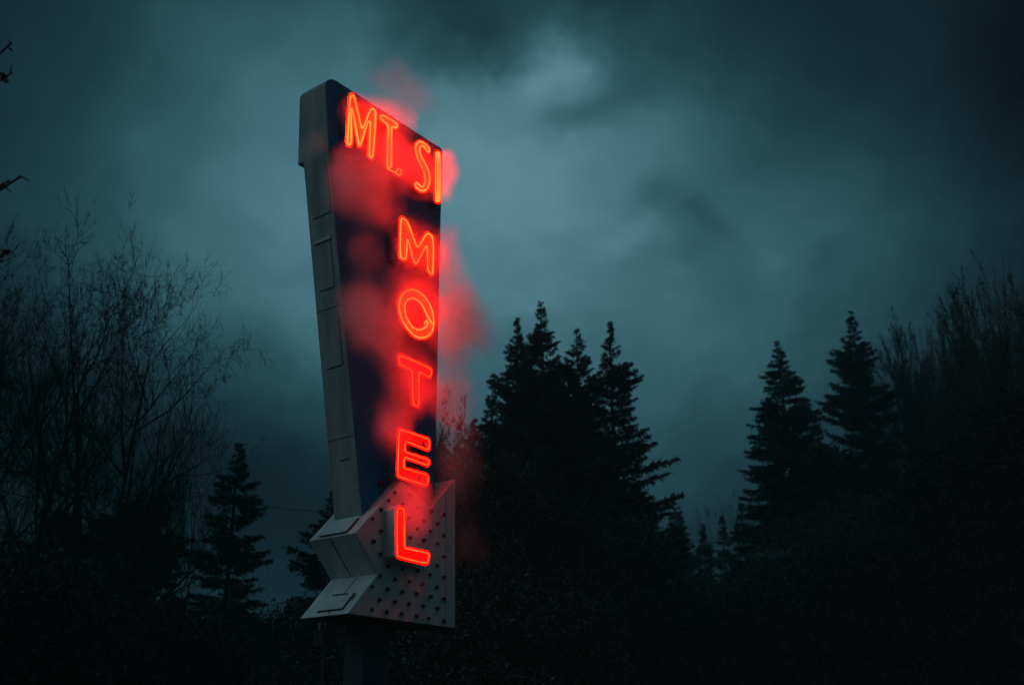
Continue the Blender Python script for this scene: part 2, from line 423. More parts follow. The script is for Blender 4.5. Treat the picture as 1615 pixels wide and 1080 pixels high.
# --- pole under the arrow
pa, pb = onw(574, 1010, -.12), onw(616, 1010, -.12)
bm = bmesh.new()
bmesh.ops.create_cube(bm, size=1.0)
pole = bm_obj('pole', bm, M_POLE, sign)
pole.scale = (pb[0]-pa[0], .34, 3.6); pole.location = ((pa[0]+pb[0])/2, .29, 1.5)
bvm = pole.modifiers.new('b', 'BEVEL'); bvm.width = .01; bvm.segments = 2
bm = bmesh.new(); bmesh.ops.create_cube(bm, size=1.0); fp = bm_obj('base_plate', bm, M_POLE, sign)
fp.scale = (.7, .7, .05); fp.location = ((pa[0]+pb[0])/2, .29, .025)

# ------------------------------------------------------------------ vapour added for the red lens glow round the neon
def L2W(u, w, z): return O + U*u + W*w + np.array([0, 0, z])
glow_puffs = [  # pixel centre, distance in front of the face, radii (across, deep, high), density
    ((585, 300), .45, (.52, .26, .46), 3.0),
    ((548, 290), .38, (.28, .22, .44), 3.0),
    ((640, 260), .38, (.75, .22, .42), 1.8),
    ((635, 138), .25, (.95, .5, .36), .7),
    ((612, 180), .30, (.42, .3, .24), 1.9),
    ((703, 275), .28, (.15, .25, .5), 2.2),
    ((570, 190), .20, (.35, .14, .50), 1.4), ((610, 225), .22, (.35, .14, .50), 1.6), ((668, 262), .22, (.35, .14, .50), 1.4),
    ((652, 390), .36, (.38, .16, .46), 2.6), ((652, 490), .36, (.38, .16, .46), 1.6),
    ((590, 508), .50, (.56, .26, .50), 3.4),
    ((650, 450), .45, (.45, .26, .60), 1.7),
    ((708, 490), .35, (.42, .4, .80), 2.2),
    ((738, 525), .28, (.52, .45, .62), 1.8),
    ((698, 400), .30, (.22, .3, .50), 2.0),
    ((648, 600), .50, (.50, .24, .45), 2.6),
    ((575, 400), .42, (.40, .24, .45), .8),
    ((620, 672), .45, (.36, .22, .42), 2.2),
    ((712, 630), .35, (.40, .4, .55), 1.1),
    ((722, 730), .15, (.50, .5, .75), .75),
    ((650, 790), .55, (.42, .22, .42), 2.0),
    ((735, 860), .25, (.42, .5, .7), .48),
    ((650, 930), .45, (.7, .2, .45), .35),
    ((488, 238), -.25, (.20, .3, .26), 1.6),
]
def make_glow_mist():
    m = bpy.data.materials.new('lens_glow_mist'); m.use_nodes = True; nt = m.node_tree; N, L = nt.nodes, nt.links
    for n in list(N):
        if n.type != 'OUTPUT_MATERIAL': N.remove(n)
    out = [n for n in N if n.type == 'OUTPUT_MATERIAL'][0]
    pv = N.new('ShaderNodeVolumePrincipled'); pv.inputs['Color'].default_value = (.92, .97, 1, 1); pv.inputs['Anisotropy'].default_value = .3
    tc = N.new('ShaderNodeTexCoord'); pos = tc.outputs['Object']
    n0 = N.new('ShaderNodeTexNoise'); n0.inputs['Scale'].default_value = 1.3; n0.inputs['Detail'].default_value = 1.5; n0.inputs['Distortion'].default_value = .6
    L.new(pos, n0.inputs[0])
    # warp
    v1 = N.new('ShaderNodeVectorMath'); v1.operation = 'SUBTRACT'; v1.inputs[1].default_value = (.5, .5, .5); L.new(n0.outputs['Color'], v1.inputs[0])
    v2 = N.new('ShaderNodeVectorMath'); v2.operation = 'SCALE'; v2.inputs['Scale'].default_value = .42; L.new(v1.outputs[0], v2.inputs[0])
    v3 = N.new('ShaderNodeVectorMath'); v3.operation = 'ADD'; L.new(pos, v3.inputs[0]); L.new(v2.outputs[0], v3.inputs[1])
    acc = None
    for (px, w, rad, d) in glow_puffs:
        q = onw(px[0], px[1], w)
        s = N.new('ShaderNodeVectorMath'); s.operation = 'SUBTRACT'; s.inputs[1].default_value = (q[0], -w, q[1]); L.new(v3.outputs[0], s.inputs[0])
        k = N.new('ShaderNodeVectorMath'); k.operation = 'MULTIPLY'; k.inputs[1].default_value = tuple(1/r for r in rad); L.new(s.outputs[0], k.inputs[0])
        t = N.new('ShaderNodeVectorMath'); t.operation = 'DOT_PRODUCT'; L.new(k.outputs[0], t.inputs[0]); L.new(k.outputs[0], t.inputs[1])
        g = N.new('ShaderNodeMath'); g.operation = 'MULTIPLY'; g.inputs[1].default_value = -1.7; L.new(t.outputs['Value'], g.inputs[0])
        e = N.new('ShaderNodeMath'); e.operation = 'EXPONENT'; L.new(g.outputs[0], e.inputs[0])
        a = N.new('ShaderNodeMath'); a.operation = 'MULTIPLY_ADD'; a.inputs[1].default_value = d; L.new(e.outputs[0], a.inputs[0])
        if acc is None: a.inputs[2].default_value = -.22
        else: L.new(acc, a.inputs[2])
        acc = a.outputs[0]
    mr = N.new('ShaderNodeMapRange'); mr.inputs['From Min'].default_value = .36; mr.inputs['From Max'].default_value = .68; mr.inputs['To Min'].default_value = .22; mr.inputs['To Max'].default_value = 1.0
    n2 = N.new('ShaderNodeTexNoise'); n2.inputs['Scale'].default_value = 1.7; n2.inputs['Detail'].default_value = 4.0; L.new(v3.outputs[0], n2.inputs[0])
    L.new(n2.outputs[0], mr.inputs['Value'])
    mu = N.new('ShaderNodeMath'); mu.operation = 'MULTIPLY'; mu.use_clamp = False; L.new(acc, mu.inputs[0]); L.new(mr.outputs[0], mu.inputs[1])
    mx = N.new('ShaderNodeMath'); mx.operation = 'MAXIMUM'; mx.inputs[1].default_value = 0; L.new(mu.outputs[0], mx.inputs[0])
    sc2 = N.new('ShaderNodeMath'); sc2.operation = 'MULTIPLY'; sc2.inputs[1].default_value = GLOW_MIST; L.new(mx.outputs[0], sc2.inputs[0])
    L.new(sc2.outputs[0], pv.inputs['Density']); L.new(pv.outputs[0], out.inputs['Volume'])
    m.cycles.volume_step_rate = 1.0
    # one rounded hull round the sign: a rounded box in the sign's frame
    bm = bmesh.new()
    bmesh.ops.create_cube(bm, size=1.0)
    bmesh.ops.scale(bm, vec=(4.9, 2.7, 9.2), verts=bm.verts)
    bmesh.ops.bevel(bm, geom=list(bm.edges), offset=.7, segments=3, affect='EDGES')
    me = bpy.data.meshes.new('glow_mist'); bm.to_mesh(me); bm.free(); me.materials.append(m)
    for v in me.vertices: v.co += Vector((.55, -.15, 7.3))
    o = bpy.data.objects.new('glow_mist', me); C.objects.link(o)
    o.location = tuple(O); o.rotation_euler = sign.rotation_euler
    tag(o, 'added vapour standing in for the red lens glow round the neon letters', 'glow_mist', kind='stuff')
    return o
GLOW_MIST = 2.2
make_glow_mist()

# ------------------------------------------------------------------ trees
def ground_point(px, dist):
    """the spot on the ground at a horizontal distance, in the direction of a column of the view"""
    r = ray(px, 1040); k = dist/math.hypot(r[0], r[1]); return (r[0]*k, r[1]*k, 0.0)
def height_at(px, py, dist):
    r = ray(px, py); return CAMZ + dist*r[2]/math.hypot(r[0], r[1])
def base_for(px, py, dist):
    r = ray(px, py); k = dist/math.hypot(r[0], r[1]); return (r[0]*k, r[1]*k, 0.0), CAMZ + dist*r[2]/math.hypot(r[0], r[1])

def prisms(P0, P1, R0, R1, sides=3):
    """tapered prisms for many segments at once"""
    P0, P1 = np.asarray(P0, float), np.asarray(P1, float); R0, R1 = np.asarray(R0, float), np.asarray(R1, float)
    d = P1-P0; d /= np.maximum(np.linalg.norm(d, axis=1, keepdims=True), 1e-6)
    up = np.where(np.abs(d[:, 2:3]) > .9, np.array([[1., 0, 0]]), np.array([[0, 0, 1.]]))
    x = np.cross(d, up); x /= np.maximum(np.linalg.norm(x, axis=1, keepdims=True), 1e-6); y = np.cross(d, x)
    n = len(P0); V = np.zeros((n, 2*sides, 3))
    for k in range(sides):
        a = 2*PI*k/sides; o = x*math.cos(a) + y*math.sin(a)
        V[:, k] = P0 + o*R0[:, None]; V[:, sides+k] = P1 + o*R1[:, None]
    base = (np.arange(n)*2*sides)[:, None]
    F = np.concatenate([base + np.array([[k, (k+1) % sides, sides+(k+1) % sides, sides+k]]) for k in range(sides)], 0)
    return V.reshape(-1, 3), F

def diamonds(P, D, Ln, Wd, rng, flat=None):
    """many pointed blades: base P, direction D, length Ln, width Wd"""
    n = len(P); s = np.cross(D, flat if flat is not None else rng.normal(size=(n, 3)))
    s /= np.maximum(np.linalg.norm(s, axis=1, keepdims=True), 1e-6)
    V = np.zeros((n, 4, 3)); mid = P + D*(Ln*.42)[:, None]
    V[:, 0] = P; V[:, 1] = mid + s*(Wd*.5)[:, None]; V[:, 2] = P + D*Ln[:, None]; V[:, 3] = mid - s*(Wd*.5)[:, None]
    return V.reshape(-1, 3), (np.arange(n)*4)[:, None] + np.array([[0, 1, 2, 3]])

def conifer(px, py, dist, R, label, seed, name='fir_tree', group=None, crown_base=.06, dens=1.0, droop=.32, ragged=.35, needles=None,
            lean=0.0, shape=.85, bias=None, up=.25, cat='tree', blade=1.0):
    rng = np.random.default_rng(seed); base, H = base_for(px, py, dist)
    t = empty(name, base); tag(t, label, cat, group)
    # trunk
    nz = 16; zs = np.linspace(0, H*.985, nz); off = np.cumsum(rng.normal(0, .02, (nz, 2)), 0) * (zs[:, None]/H) + np.array([[lean, 0]])*(zs[:, None]/H)**2*H
    def axis(z): return np.array([np.interp(z, zs, off[:, 0]), np.interp(z, zs, off[:, 1]), z])
    T = np.stack([off[:, 0], off[:, 1], zs], 1); T[-1] += 0
    rad = .012*H*(1-zs/H)**.9 + .012
    V, F = prisms(T[:-1], T[1:], rad[:-1], rad[1:], 8)
    # whorls
    nb = int(H*26*dens); hb = crown_base + (1-crown_base)*np.sort(rng.uniform(0, 1, nb))**1.0*.985
    PB0, PB1, RB0, RB1 = [], [], [], []; LP, LD, LL, LW = [], [], [], []
    gap = rng.uniform(0, 2*PI, 6); prof_n = np.interp(np.linspace(0, 1, 200), np.linspace(0, 1, 44), rng.uniform(1-ragged, 1+ragged*.4, 44))
    for h in hb:
        z = h*H; a = rng.uniform(0, 2*PI)
        L = R*(1-h)**shape*rng.uniform(1-ragged, 1.12)*prof_n[int(h*199)]*min(1.0, (1-h)*5.5+.10) + .04
        if bias is not None: L *= 1 + bias[1]*math.cos(a - bias[0])*(1 if h < bias[2] else .3)
        e0 = up + .5*(h**2) + rng.normal(0, .08); dr = droop*(1-h)*rng.uniform(.6, 1.3)
        ts = np.linspace(0, 1, 6); A0 = axis(z)
        ca, sa = math.cos(a), math.sin(a)
        zz = L*(math.tan(e0)*ts*.6 - dr*2.0*ts**1.5 + dr*1.0*ts**3)
        B = A0 + np.stack([ca*L*ts, sa*L*ts, zz], 1)
        PB0.append(B[:-1]); PB1.append(B[1:]); rr = (.006+.012*L)*(1-ts*.85); RB0.append(rr[:-1]*.8); RB1.append(rr[1:]*.8)
        n = int(max(8, L*40*dens)); tt = rng.uniform(.05, 1, n)**.7
        Q = np.stack([np.interp(tt, ts, B[:, k]) for k in range(3)], 1)
        side = np.where(rng.random(n) < .5, -1, 1); ang = a + side*rng.uniform(.3, 1.25, n)
        dz = -rng.uniform(.0, .75, n)*droop*2.2 + .15*h
        D = np.stack([np.cos(ang), np.sin(ang), dz], 1); D /= np.linalg.norm(D, axis=1, keepdims=True)
        ll = (.13 + .22*L*(1-tt)**.7)*rng.uniform(.55, 1.15, n); ll = np.minimum(ll, .7)*min(1.0, .30 + (1-h)*6)
        LP.append(Q); LD.append(D); LL.append(ll); LW.append(np.full(n, .035)+ll*.09)
        # second order sprays along each twig, hanging
        k2 = 4
        f = rng.uniform(.2, .95, (n, k2)); Q2 = (Q[:, None] + D[:, None]*(ll[:, None]*f)[..., None]).reshape(-1, 3)
        D2 = np.repeat(D, k2, 0) + rng.normal(0, .55, (n*k2, 3)) + np.array([0, 0, -.25*droop*2]); D2 /= np.linalg.norm(D2, axis=1, keepdims=True)
        l2 = np.repeat(ll, k2)*rng.uniform(.25, .55, n*k2) + .07
        LP.append(Q2); LD.append(D2); LL.append(l2); LW.append(l2*.17+.012)
    Vb, Fb = prisms(np.concatenate(PB0), np.concatenate(PB1), np.concatenate(RB0), np.concatenate(RB1), 3)
    np_mesh('trunk', np.concatenate([V, Vb]), np.concatenate([F, Fb+len(V)]), M_BARK, t)
    LP, LD, LL, LW = map(np.concatenate, (LP, LD, LL, LW))
    Vl, Fl = diamonds(LP, LD, LL*blade, LW*blade, rng)
    np_mesh('crown', Vl, Fl, needles or M_NEEDLE, t)
    return t

def bare_tree(px, py, dist, label, seed, name='bare_tree', group=None, spread=.55, stems=3, fan=.0, dens=1.0, buds=0.0, width=None, levels=4,
              side=1.0, rmin=.0055, bud=1.0, tips=(), curl=.10, aim=None):
    rng = np.random.default_rng(seed); base, H = base_for(px, py, dist)
    t = empty(name, base); tag(t, label, 'tree', group)
    S = {0: [], 1: []}; BP, BD = [], []
    def norm(v): return v/max(np.linalg.norm(v), 1e-6)
    def grow(p, d, L, r, lev):
        nseg = 7 if lev == 0 else (6 if lev == 1 else (5 if lev == 2 else 4))
        pts, dirs = [p], [d]
        for i in range(nseg):
            d = norm(d + rng.normal(0, curl*(1+.1*lev), 3) + np.array([0, 0, [.05, .035, .01, .0, 0][lev] + fan*.1]))
            p = p + d*L/nseg; pts.append(p); dirs.append(d)
        rr = [r*(1-.93*i/nseg) for i in range(nseg+1)]
        for i in range(nseg): S[0 if lev < 2 else 1].append((pts[i], pts[i+1], rr[i], rr[i+1]))
        if lev >= levels:
            if buds and rng.random() < buds:
                for i in range(1, nseg+1): BP.append(pts[i]); BD.append(norm(dirs[i]+rng.normal(0, .5, 3)))
            return
        if lev == levels-1:                                 # the last twigs are grown all at once, below
            LAST.append((np.array(pts), np.array(dirs), L, rr[-1])); return
        nc = [11, 9, 7, 7][min(lev, 3)]; nc = max(2, int(nc*dens*rng.uniform(.8, 1.2)))
        for k in range(nc):
            s = rng.uniform(.28 if lev == 0 else .12, 1.0)*nseg; i = min(int(s), nseg-1); f = s-i
            q = pts[i]*(1-f) + pts[i+1]*f; dd = dirs[i+1]
            x = norm(np.cross(dd, rng.normal(size=3))); an = rng.uniform(.45, 1.15 if lev < 2 else 1.0)*(spread/.55)
            nd = norm(dd*math.cos(an) + x*math.sin(an))
            nl = L*(rng.uniform(.2, .40)*(1.5-.9*s/nseg)*side if lev == 0 else rng.uniform(.42, .72)*(1.15-.5*s/nseg))
            grow(q, nd, nl, max((rr[i]*(1-f)+rr[i+1]*f)*.72, rmin), lev+1)
    LAST = []
    for k in range(stems):
        a = 2*PI*k/stems + rng.uniform(-.4, .4); tilt = rng.uniform(.03, .22) if stems > 1 else .04
        d0 = norm(np.array([math.cos(a)*tilt, math.sin(a)*tilt, 1.0]))
        hgt = H*rng.uniform(.72, .86) if stems > 1 else H*.82
        grow(np.array([math.cos(a)*.15, math.sin(a)*.15, 0.0]), d0, hgt, .013*H*(.8 if stems > 1 else 1.1), 0)
    TW = []
    for (pt, dr, L_, r_) in LAST:
        m_ = len(pt)-1; n_ = max(2, int((5 if levels > 3 else 6)*dens*rng.uniform(.8, 1.3)))
        u_ = rng.uniform(.1, 1, n_)*m_; i_ = np.minimum(u_.astype(int), m_-1); f_ = (u_-i_)[:, None]
        TW.append(np.concatenate([pt[i_]*(1-f_)+pt[i_+1]*f_, dr[i_+1], (L_*rng.uniform(.34, .6, n_)*(1.15-.5*u_/m_))[:, None]], 1))
    TW = np.concatenate(TW); p_ = TW[:, :3]; d_ = TW[:, 3:6]; n_ = len(TW)
    x_ = np.cross(d_, rng.normal(size=(n_, 3))); x_ /= np.linalg.norm(x_, axis=1, keepdims=True)
    an_ = (rng.uniform(.35, 1.0, n_)*(spread/.55))[:, None]; d_ = d_*np.cos(an_) + x_*np.sin(an_)
    seg_a, seg_b, seg_r = [], [], []
    for q_ in range(4):
        d_ = d_ + rng.normal(0, curl*1.4, (n_, 3)) + np.array([0, 0, fan*.1]); d_ /= np.linalg.norm(d_, axis=1, keepdims=True)
        e_ = p_ + d_*TW[:, 6:7]/4; seg_a.append(p_); seg_b.append(e_); seg_r.append(1-.22*q_); p_ = e_
        if buds:
            sel = rng.random(n_) < buds; BP += list(e_[sel]); bd_ = d_[sel] + rng.normal(0, .4, (int(sel.sum()), 3)); BD += list(bd_/np.linalg.norm(bd_, axis=1, keepdims=True))
    allz = np.array([q[1][2] for l in S.values() for q in l]); allr = np.array([math.hypot(q[1][0], q[1][1]) for l in S.values() for q in l])
    kz = H/np.quantile(allz, .998); kr = min(1.0, (width or 1e9)/np.quantile(allr, .985)); K = np.array([kr, kr, kz])
    for l in S: S[l] = [(a_*K, b_*K, r0, r1) for (a_, b_, r0, r1) in S[l]]
    BP = [b0*K for b0 in BP]
    TV = prisms(np.concatenate(seg_a)*K, np.concatenate(seg_b)*K, np.repeat([rmin*g_ for g_ in seg_r], n_), np.repeat([rmin*(g_-.2) for g_ in seg_r], n_), 3)
    for (tp, td) in tips:                                   # long limbs reaching a given point
        q0 = np.array([0, 0, H*td]); q1 = np.array(tp) - np.array(base)
        prev = q0; n = 9
        for i in range(1, n+1):
            f = i/n; p = q0*(1-f) + q1*f + np.array([0, 0, -math.sin(f*PI)*.35]) + (rng.normal(0, .035, 3) if i < n else 0)
            S[0].append((prev, p, .045*(1-f)+.012, .045*(1-(i+1)/(n+1))+.010))
            if i > 4:
                S[1].append((p, p + norm(norm(q1-q0) + rng.normal(0, .8, 3))*.10, .009, .005))
                for _ in range(12):
                    BP.append(p*rng.random() + prev*0 + p*0 if False else prev + (p-prev)*rng.random()); BD.append(norm(norm(q1-q0)*.7 + rng.normal(0, .7, 3)))
            prev = p
    for nm, lev, sides, m in (('trunk', 0, 6, M_BARK), ('crown', 1, 3, M_TWIG)):
        a = S[lev]
        V, F = (np.zeros((0, 3)), np.zeros((0, 4), int)) if not a else prisms([s[0] for s in a], [s[1] for s in a], [s[2] for s in a], [s[3] for s in a], sides)
        if lev == 1: F = np.concatenate([F, TV[1]+len(V)]); V = np.concatenate([V, TV[0]])
        mi = np.zeros(len(F), int)
        if lev == 1 and BP:
            bp, bd = np.array(BP), np.array(BD); nb_ = len(bp)
            V2, F2 = diamonds(bp, bd, rng.uniform(.03, .07, nb_)*bud, rng.uniform(.02, .04, nb_)*bud, rng)
            F = np.concatenate([F, F2+len(V)]); V = np.concatenate([V, V2]); mi = np.concatenate([mi, np.ones(nb_, int)])
        if len(F): np_mesh(nm, V, F, [m, M_BUD], t, mi=mi)
    return t

def leafy(px, py, dist, R, label, seed, name='leafy_tree', group=None, n_leaf=9000, leaf=.11, clumps=36, low=.05, cat='tree', m=None, squash=1.0, trunk=True):
    rng = np.random.default_rng(seed); base, H = base_for(px, py, dist)
    t = empty(name, base); tag(t, label, cat, group)
    cs = []
    for k in range(clumps):
        h = low + (1-low)*rng.uniform(.08, .95)**.8; prof_r = math.sin(min(1, (1-h)*1.15+.12)*PI*.5)*(.55+.45*min(1, h*3))
        a = rng.uniform(0, 2*PI); q = rng.uniform(.15, 1)**.6
        cs.append((R*prof_r*q*math.cos(a), R*prof_r*q*math.sin(a), h*H*.94, rng.uniform(.10, .20)*R+.18))
    cs.append((0, 0, H*.94, .22)); cs = np.array(cs)
    idx = rng.integers(0, len(cs), n_leaf); d = rng.normal(size=(n_leaf, 3)); d /= np.linalg.norm(d, axis=1, keepdims=True)
    rr = rng.uniform(.25, 1.15, n_leaf)**.6
    P = cs[idx, :3] + d*(cs[idx, 3]*rr)[:, None]*np.array([1.25, 1.25, .9]); P[:, 2] = np.maximum(P[:, 2], .05)
    D = d*.6 + rng.normal(0, .6, (n_leaf, 3)); D /= np.linalg.norm(D, axis=1, keepdims=True)
    L = rng.uniform(.6, 1.3, n_leaf)*leaf
    V, F = diamonds(P, D, L, L*.6, rng)
    P0, P1, R0, R1 = [], [], [], []
    top = np.array([0, 0, H*.9])
    for k in range(8):
        P0.append(top*k/8); P1.append(top*(k+1)/8); R0.append(.012*H*(1-k/9)+.01); R1.append(.012*H*(1-(k+1)/9)+.01)
    for c in cs:
        z = max(.1, c[2]*rng.uniform(.45, .75)); a0 = np.array([0, 0, z]); mid = a0*.5+c[:3]*.5+rng.normal(0, .12, 3)
        P0 += [a0, mid]; P1 += [mid, c[:3]]; R0 += [.03, .018]; R1 += [.018, .008]
        for _ in range(5):
            e = c[:3] + rng.normal(0, 1, 3)*c[3]*.9; P0.append(c[:3]); P1.append(e); R0.append(.009); R1.append(.003)
    Vt, Ft = prisms(P0, P1, R0, R1, 5)
    np_mesh('trunk', Vt, Ft, M_BARK, t); np_mesh('crown', V, F, m or M_LEAF, t)
    return t

FG = 'tall firs behind the sign'
# centre clump
conifer(852, 468, 42, 4.9, 'tallest dark fir in the middle of the clump right of the sign', 11, group=FG, ragged=.45, droop=.2, up=.35, blade=1.05, dens=1.2)
conifer(815, 492, 40, 4.3, 'pointed dark fir just left of the tallest fir in the clump', 12, group=FG, ragged=.45, droop=.2, up=.35, blade=1.05)
conifer(903, 512, 43, 4.8, 'bushy dark fir just right of the tallest fir in the clump', 13, group=FG, ragged=.4, droop=.2, up=.35, blade=1.05, shape=.7)
conifer(833, 540, 39, 3.4, 'fir filling the gap below the two highest tips of the clump', 24, group=FG, ragged=.4, droop=.2, up=.3)
conifer(882, 565, 40, 3.4, 'fir in front of the bushy one in the clump', 25, group=FG, ragged=.4, droop=.2, up=.3)
conifer(926, 610, 41, 3.2, 'fir between the bushy one and the long-boughed one', 26, group=FG, ragged=.4, droop=.2, up=.3)
conifer(774, 592, 41, 3.0, 'shorter fir on the left shoulder of the clump, reddened by the neon', 14, group=FG, ragged=.4, droop=.2, up=.4)
conifer(748, 655, 37, 2.2, 'low fir nearest the right edge of the sign, reddened by the neon', 15, group=FG, ragged=.4, droop=.2, up=.4)
conifer(960, 500, 38, 4.6, 'fir with long bare-tipped boughs reaching out to the right', 16, group=FG, ragged=.55, droop=.12, up=.30, shape=.95, bias=(0.0, .22, .75), dens=1.0, blade=1.05)
conifer(1076, 792, 60, 2.2, 'small distant fir in the gap right of the long-boughed fir', 17, group='small firs in the gap')
conifer(1166, 788, 52, 3.0, 'small dark fir at the foot of the lone spruce', 18, group='small firs in the gap', ragged=.3)
conifer(1062, 772, 58, 2.4, 'small distant fir touching the ends of the long boughs', 27, group='small firs in the gap', ragged=.4)
conifer(1104, 822, 57, 2.6, 'lowest small fir in the middle of the gap', 28, group='small firs in the gap', ragged=.4)
conifer(1136, 808, 54, 2.6, 'small fir in the gap just left of the small dark fir', 29, group='small firs in the gap', ragged=.4)
conifer(1030, 800, 46, 2.6, 'low fir under the ends of the long boughs', 19, group='small firs in the gap', ragged=.4)
# right
conifer(1226, 528, 46, 4.8, 'lone ragged spruce with drooping tiers standing clear of the others', 21, name='spruce_tree', droop=.42, up=.12, ragged=.35, shape=.68, dens=1.15, blade=1.0)
conifer(1283, 655, 45, 3.0, 'low spruce leaning against the right side of the lone spruce', 22, name='spruce_tree', droop=.3, up=.3, ragged=.6, shape=.5, dens=.7)
conifer(1340, 482, 50, 4.6, 'tall spruce with one long low bough on its left', 23, name='spruce_tree', droop=.22, up=.3, ragged=.62, bias=(PI, .55, .62), dens=1.15, shape=.72, blade=1.0)
# left
conifer(377, 690, 34, 2.6, 'slim fir standing by itself left of the sign', 31, droop=.3, up=.2, ragged=.35, shape=.75, dens=1.0)
conifer(524, 765, 30, 2.3, 'fir half hidden behind the foot of the sign', 32, droop=.35, up=.2, ragged=.45, shape=.7)
conifer(225, 770, 26, 3.6, 'dense dark fir under the bare trees', 33, droop=.3, up=.2, ragged=.3, shape=.65, dens=1.1)
conifer(95, 800, 24, 3.4, 'dense dark fir at the left edge of the wood', 34, droop=.3, up=.2, ragged=.3, shape=.6, dens=1.1)
conifer(165, 860, 20, 2.6, 'low black fir in front of the two dense firs', 35, droop=.3, up=.2, ragged=.3, shape=.6, dens=1.1)
# bare trees
BG = 'bare trees on the left'
bare_tree(118, 368, 24, 'bare tree with the highest twig tips on the left', 41, group=BG, stems=2, spread=.6, dens=1.0, buds=.0, width=3.2, side=1.3, curl=.08)
bare_tree(212, 392, 27, 'bare tree with twigs spreading towards the sign', 42, group=BG, stems=3, spread=.65, dens=.95, buds=.0, width=3.9, side=1.4, curl=.08)
bare_tree(15, 392, 22, 'bare tree cut by the left edge of the picture', 43, group=BG, stems=2, spread=.6, dens=1.0, buds=.03, width=3.0, side=1.2, curl=.08)
bare_tree(262, 470, 25, 'low bare tree with long side branches next to the slim fir', 44, group=BG, stems=2, spread=.9, dens=1.05, buds=.0, width=2.9, side=1.8, curl=.08)
RG = 'bare trees on the right'
bare_tree(1425, 505, 52, 'pale upright bare tree just right of the tall spruce', 51, group=RG, stems=5, spread=.5, dens=1.05, buds=.1, width=3.0, side=1.5, rmin=.012, fan=.1, curl=.05)
bare_tree(1490, 485, 48, 'bare tree with upswept twigs between the other two on the right', 52, group=RG, stems=5, spread=.5, dens=1.05, buds=.15, width=2.6, side=1.4, rmin=.012, fan=.1, curl=.05)
bare_tree(1548, 465, 42, 'budding bare tree beside the tallest on the right', 53, group=RG, stems=3, spread=.5, dens=1.05, buds=.25, width=2.2, side=1.3, rmin=.012, fan=.1, curl=.05)
bare_tree(1602, 425, 36, 'tallest budding tree cut by the right edge of the picture', 54, group=RG, stems=3, spread=.55, dens=1.0, buds=.5, width=3.0, bud=1.3, rmin=.009, side=1.3, curl=.06)
bare_tree(705, 640, 30, 'thin budding tree right behind the edge of the sign, lit red', 55, stems=3, spread=.5, dens=.9, buds=.9, width=1.4, bud=1.5)
bare_tree(1120, 780, 56, 'small bare tree in the gap between the firs', 56, stems=3, spread=.5, dens=.7, buds=.2, width=2.4)
# the near tree whose tips reach into the frame at the left edge
def at(px, py, d): 
    r = ray(px, py); return tuple(cam + r*d/math.hypot(r[0], r[1]))
bare_tree(-420, 60, 9.0, 'near tree out past the left edge, only its budded branch tips in view', 61, stems=1, spread=.4, dens=.6, buds=.6, levels=2, width=1.6, bud=1.7,
          tips=[(at(18, 68, 9.0), .72), (at(17, 116, 9.1), .66), (at(33, 278, 8.9), .52), (at(12, 395, 8.8), .40)])

# leafy undergrowth and dark rounded trees
SG = 'leafy trees and shrubs under the firs'
for i, (px, py, d, R, lab) in enumerate([
    (700, 690, 24, 2.2, 'leafy tree rising right behind the sign, its small leaves lit red'),
    (790, 700, 27, 2.6, 'small-leaved tree in front of the fir clump, beside the arrow'),
    (880, 760, 28, 2.6, 'small-leaved tree under the tallest fir'),
    (985, 800, 31, 3.0, 'leafy tree under the long-boughed fir'),
    (640, 930, 20, 1.8, 'leafy shrub directly under the arrow'),
    (770, 880, 18, 1.7, 'glinting leafy shrub right of the arrow'),
    (890, 930, 20, 2.0, 'low leafy shrub at the foot of the fir clump'),
    (530, 930, 21, 1.6, 'leafy shrub left of the sign post'),
    (440, 985, 26, 2.0, 'low shrub in the dip left of the sign'),
    (470, 935, 27, 2.0, 'taller shrub in the dip beside the sign post'),
    (345, 960, 24, 1.8, 'low shrub at the foot of the slim fir'),
    (1090, 900, 34, 3.2, 'leafy thicket below the small distant fir'),
    (1230, 800, 38, 3.6, 'rounded thicket at the foot of the lone spruce'),
    (1330, 760, 38, 3.4, 'rounded thicket at the foot of the tall spruce'),
    (1420, 730, 36, 3.0, 'dark rounded tree below the pale bare tree'),
]):
    leafy(px, py, d, R, lab, 100+i, name='leafy_tree' if py < 850 else 'shrub', cat='tree' if py < 850 else 'shrub', group=SG,
          n_leaf=30000 if py < 900 else 22000, leaf=.065 if d < 25 else .085, clumps=70)
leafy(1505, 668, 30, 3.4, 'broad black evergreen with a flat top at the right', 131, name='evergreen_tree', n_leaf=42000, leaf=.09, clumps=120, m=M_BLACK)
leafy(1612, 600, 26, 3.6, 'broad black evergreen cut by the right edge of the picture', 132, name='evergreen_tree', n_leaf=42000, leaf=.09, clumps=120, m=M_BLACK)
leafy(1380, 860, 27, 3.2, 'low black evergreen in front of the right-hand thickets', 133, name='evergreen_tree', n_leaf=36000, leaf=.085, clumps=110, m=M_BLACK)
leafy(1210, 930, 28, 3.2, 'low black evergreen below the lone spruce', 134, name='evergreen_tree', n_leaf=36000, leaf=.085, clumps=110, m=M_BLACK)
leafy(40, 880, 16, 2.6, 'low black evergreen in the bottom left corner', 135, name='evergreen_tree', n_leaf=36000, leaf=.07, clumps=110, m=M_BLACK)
leafy(250, 950, 18, 2.2, 'low black evergreen under the dense firs', 136, name='evergreen_tree', n_leaf=36000, leaf=.07, clumps=110, m=M_BLACK)

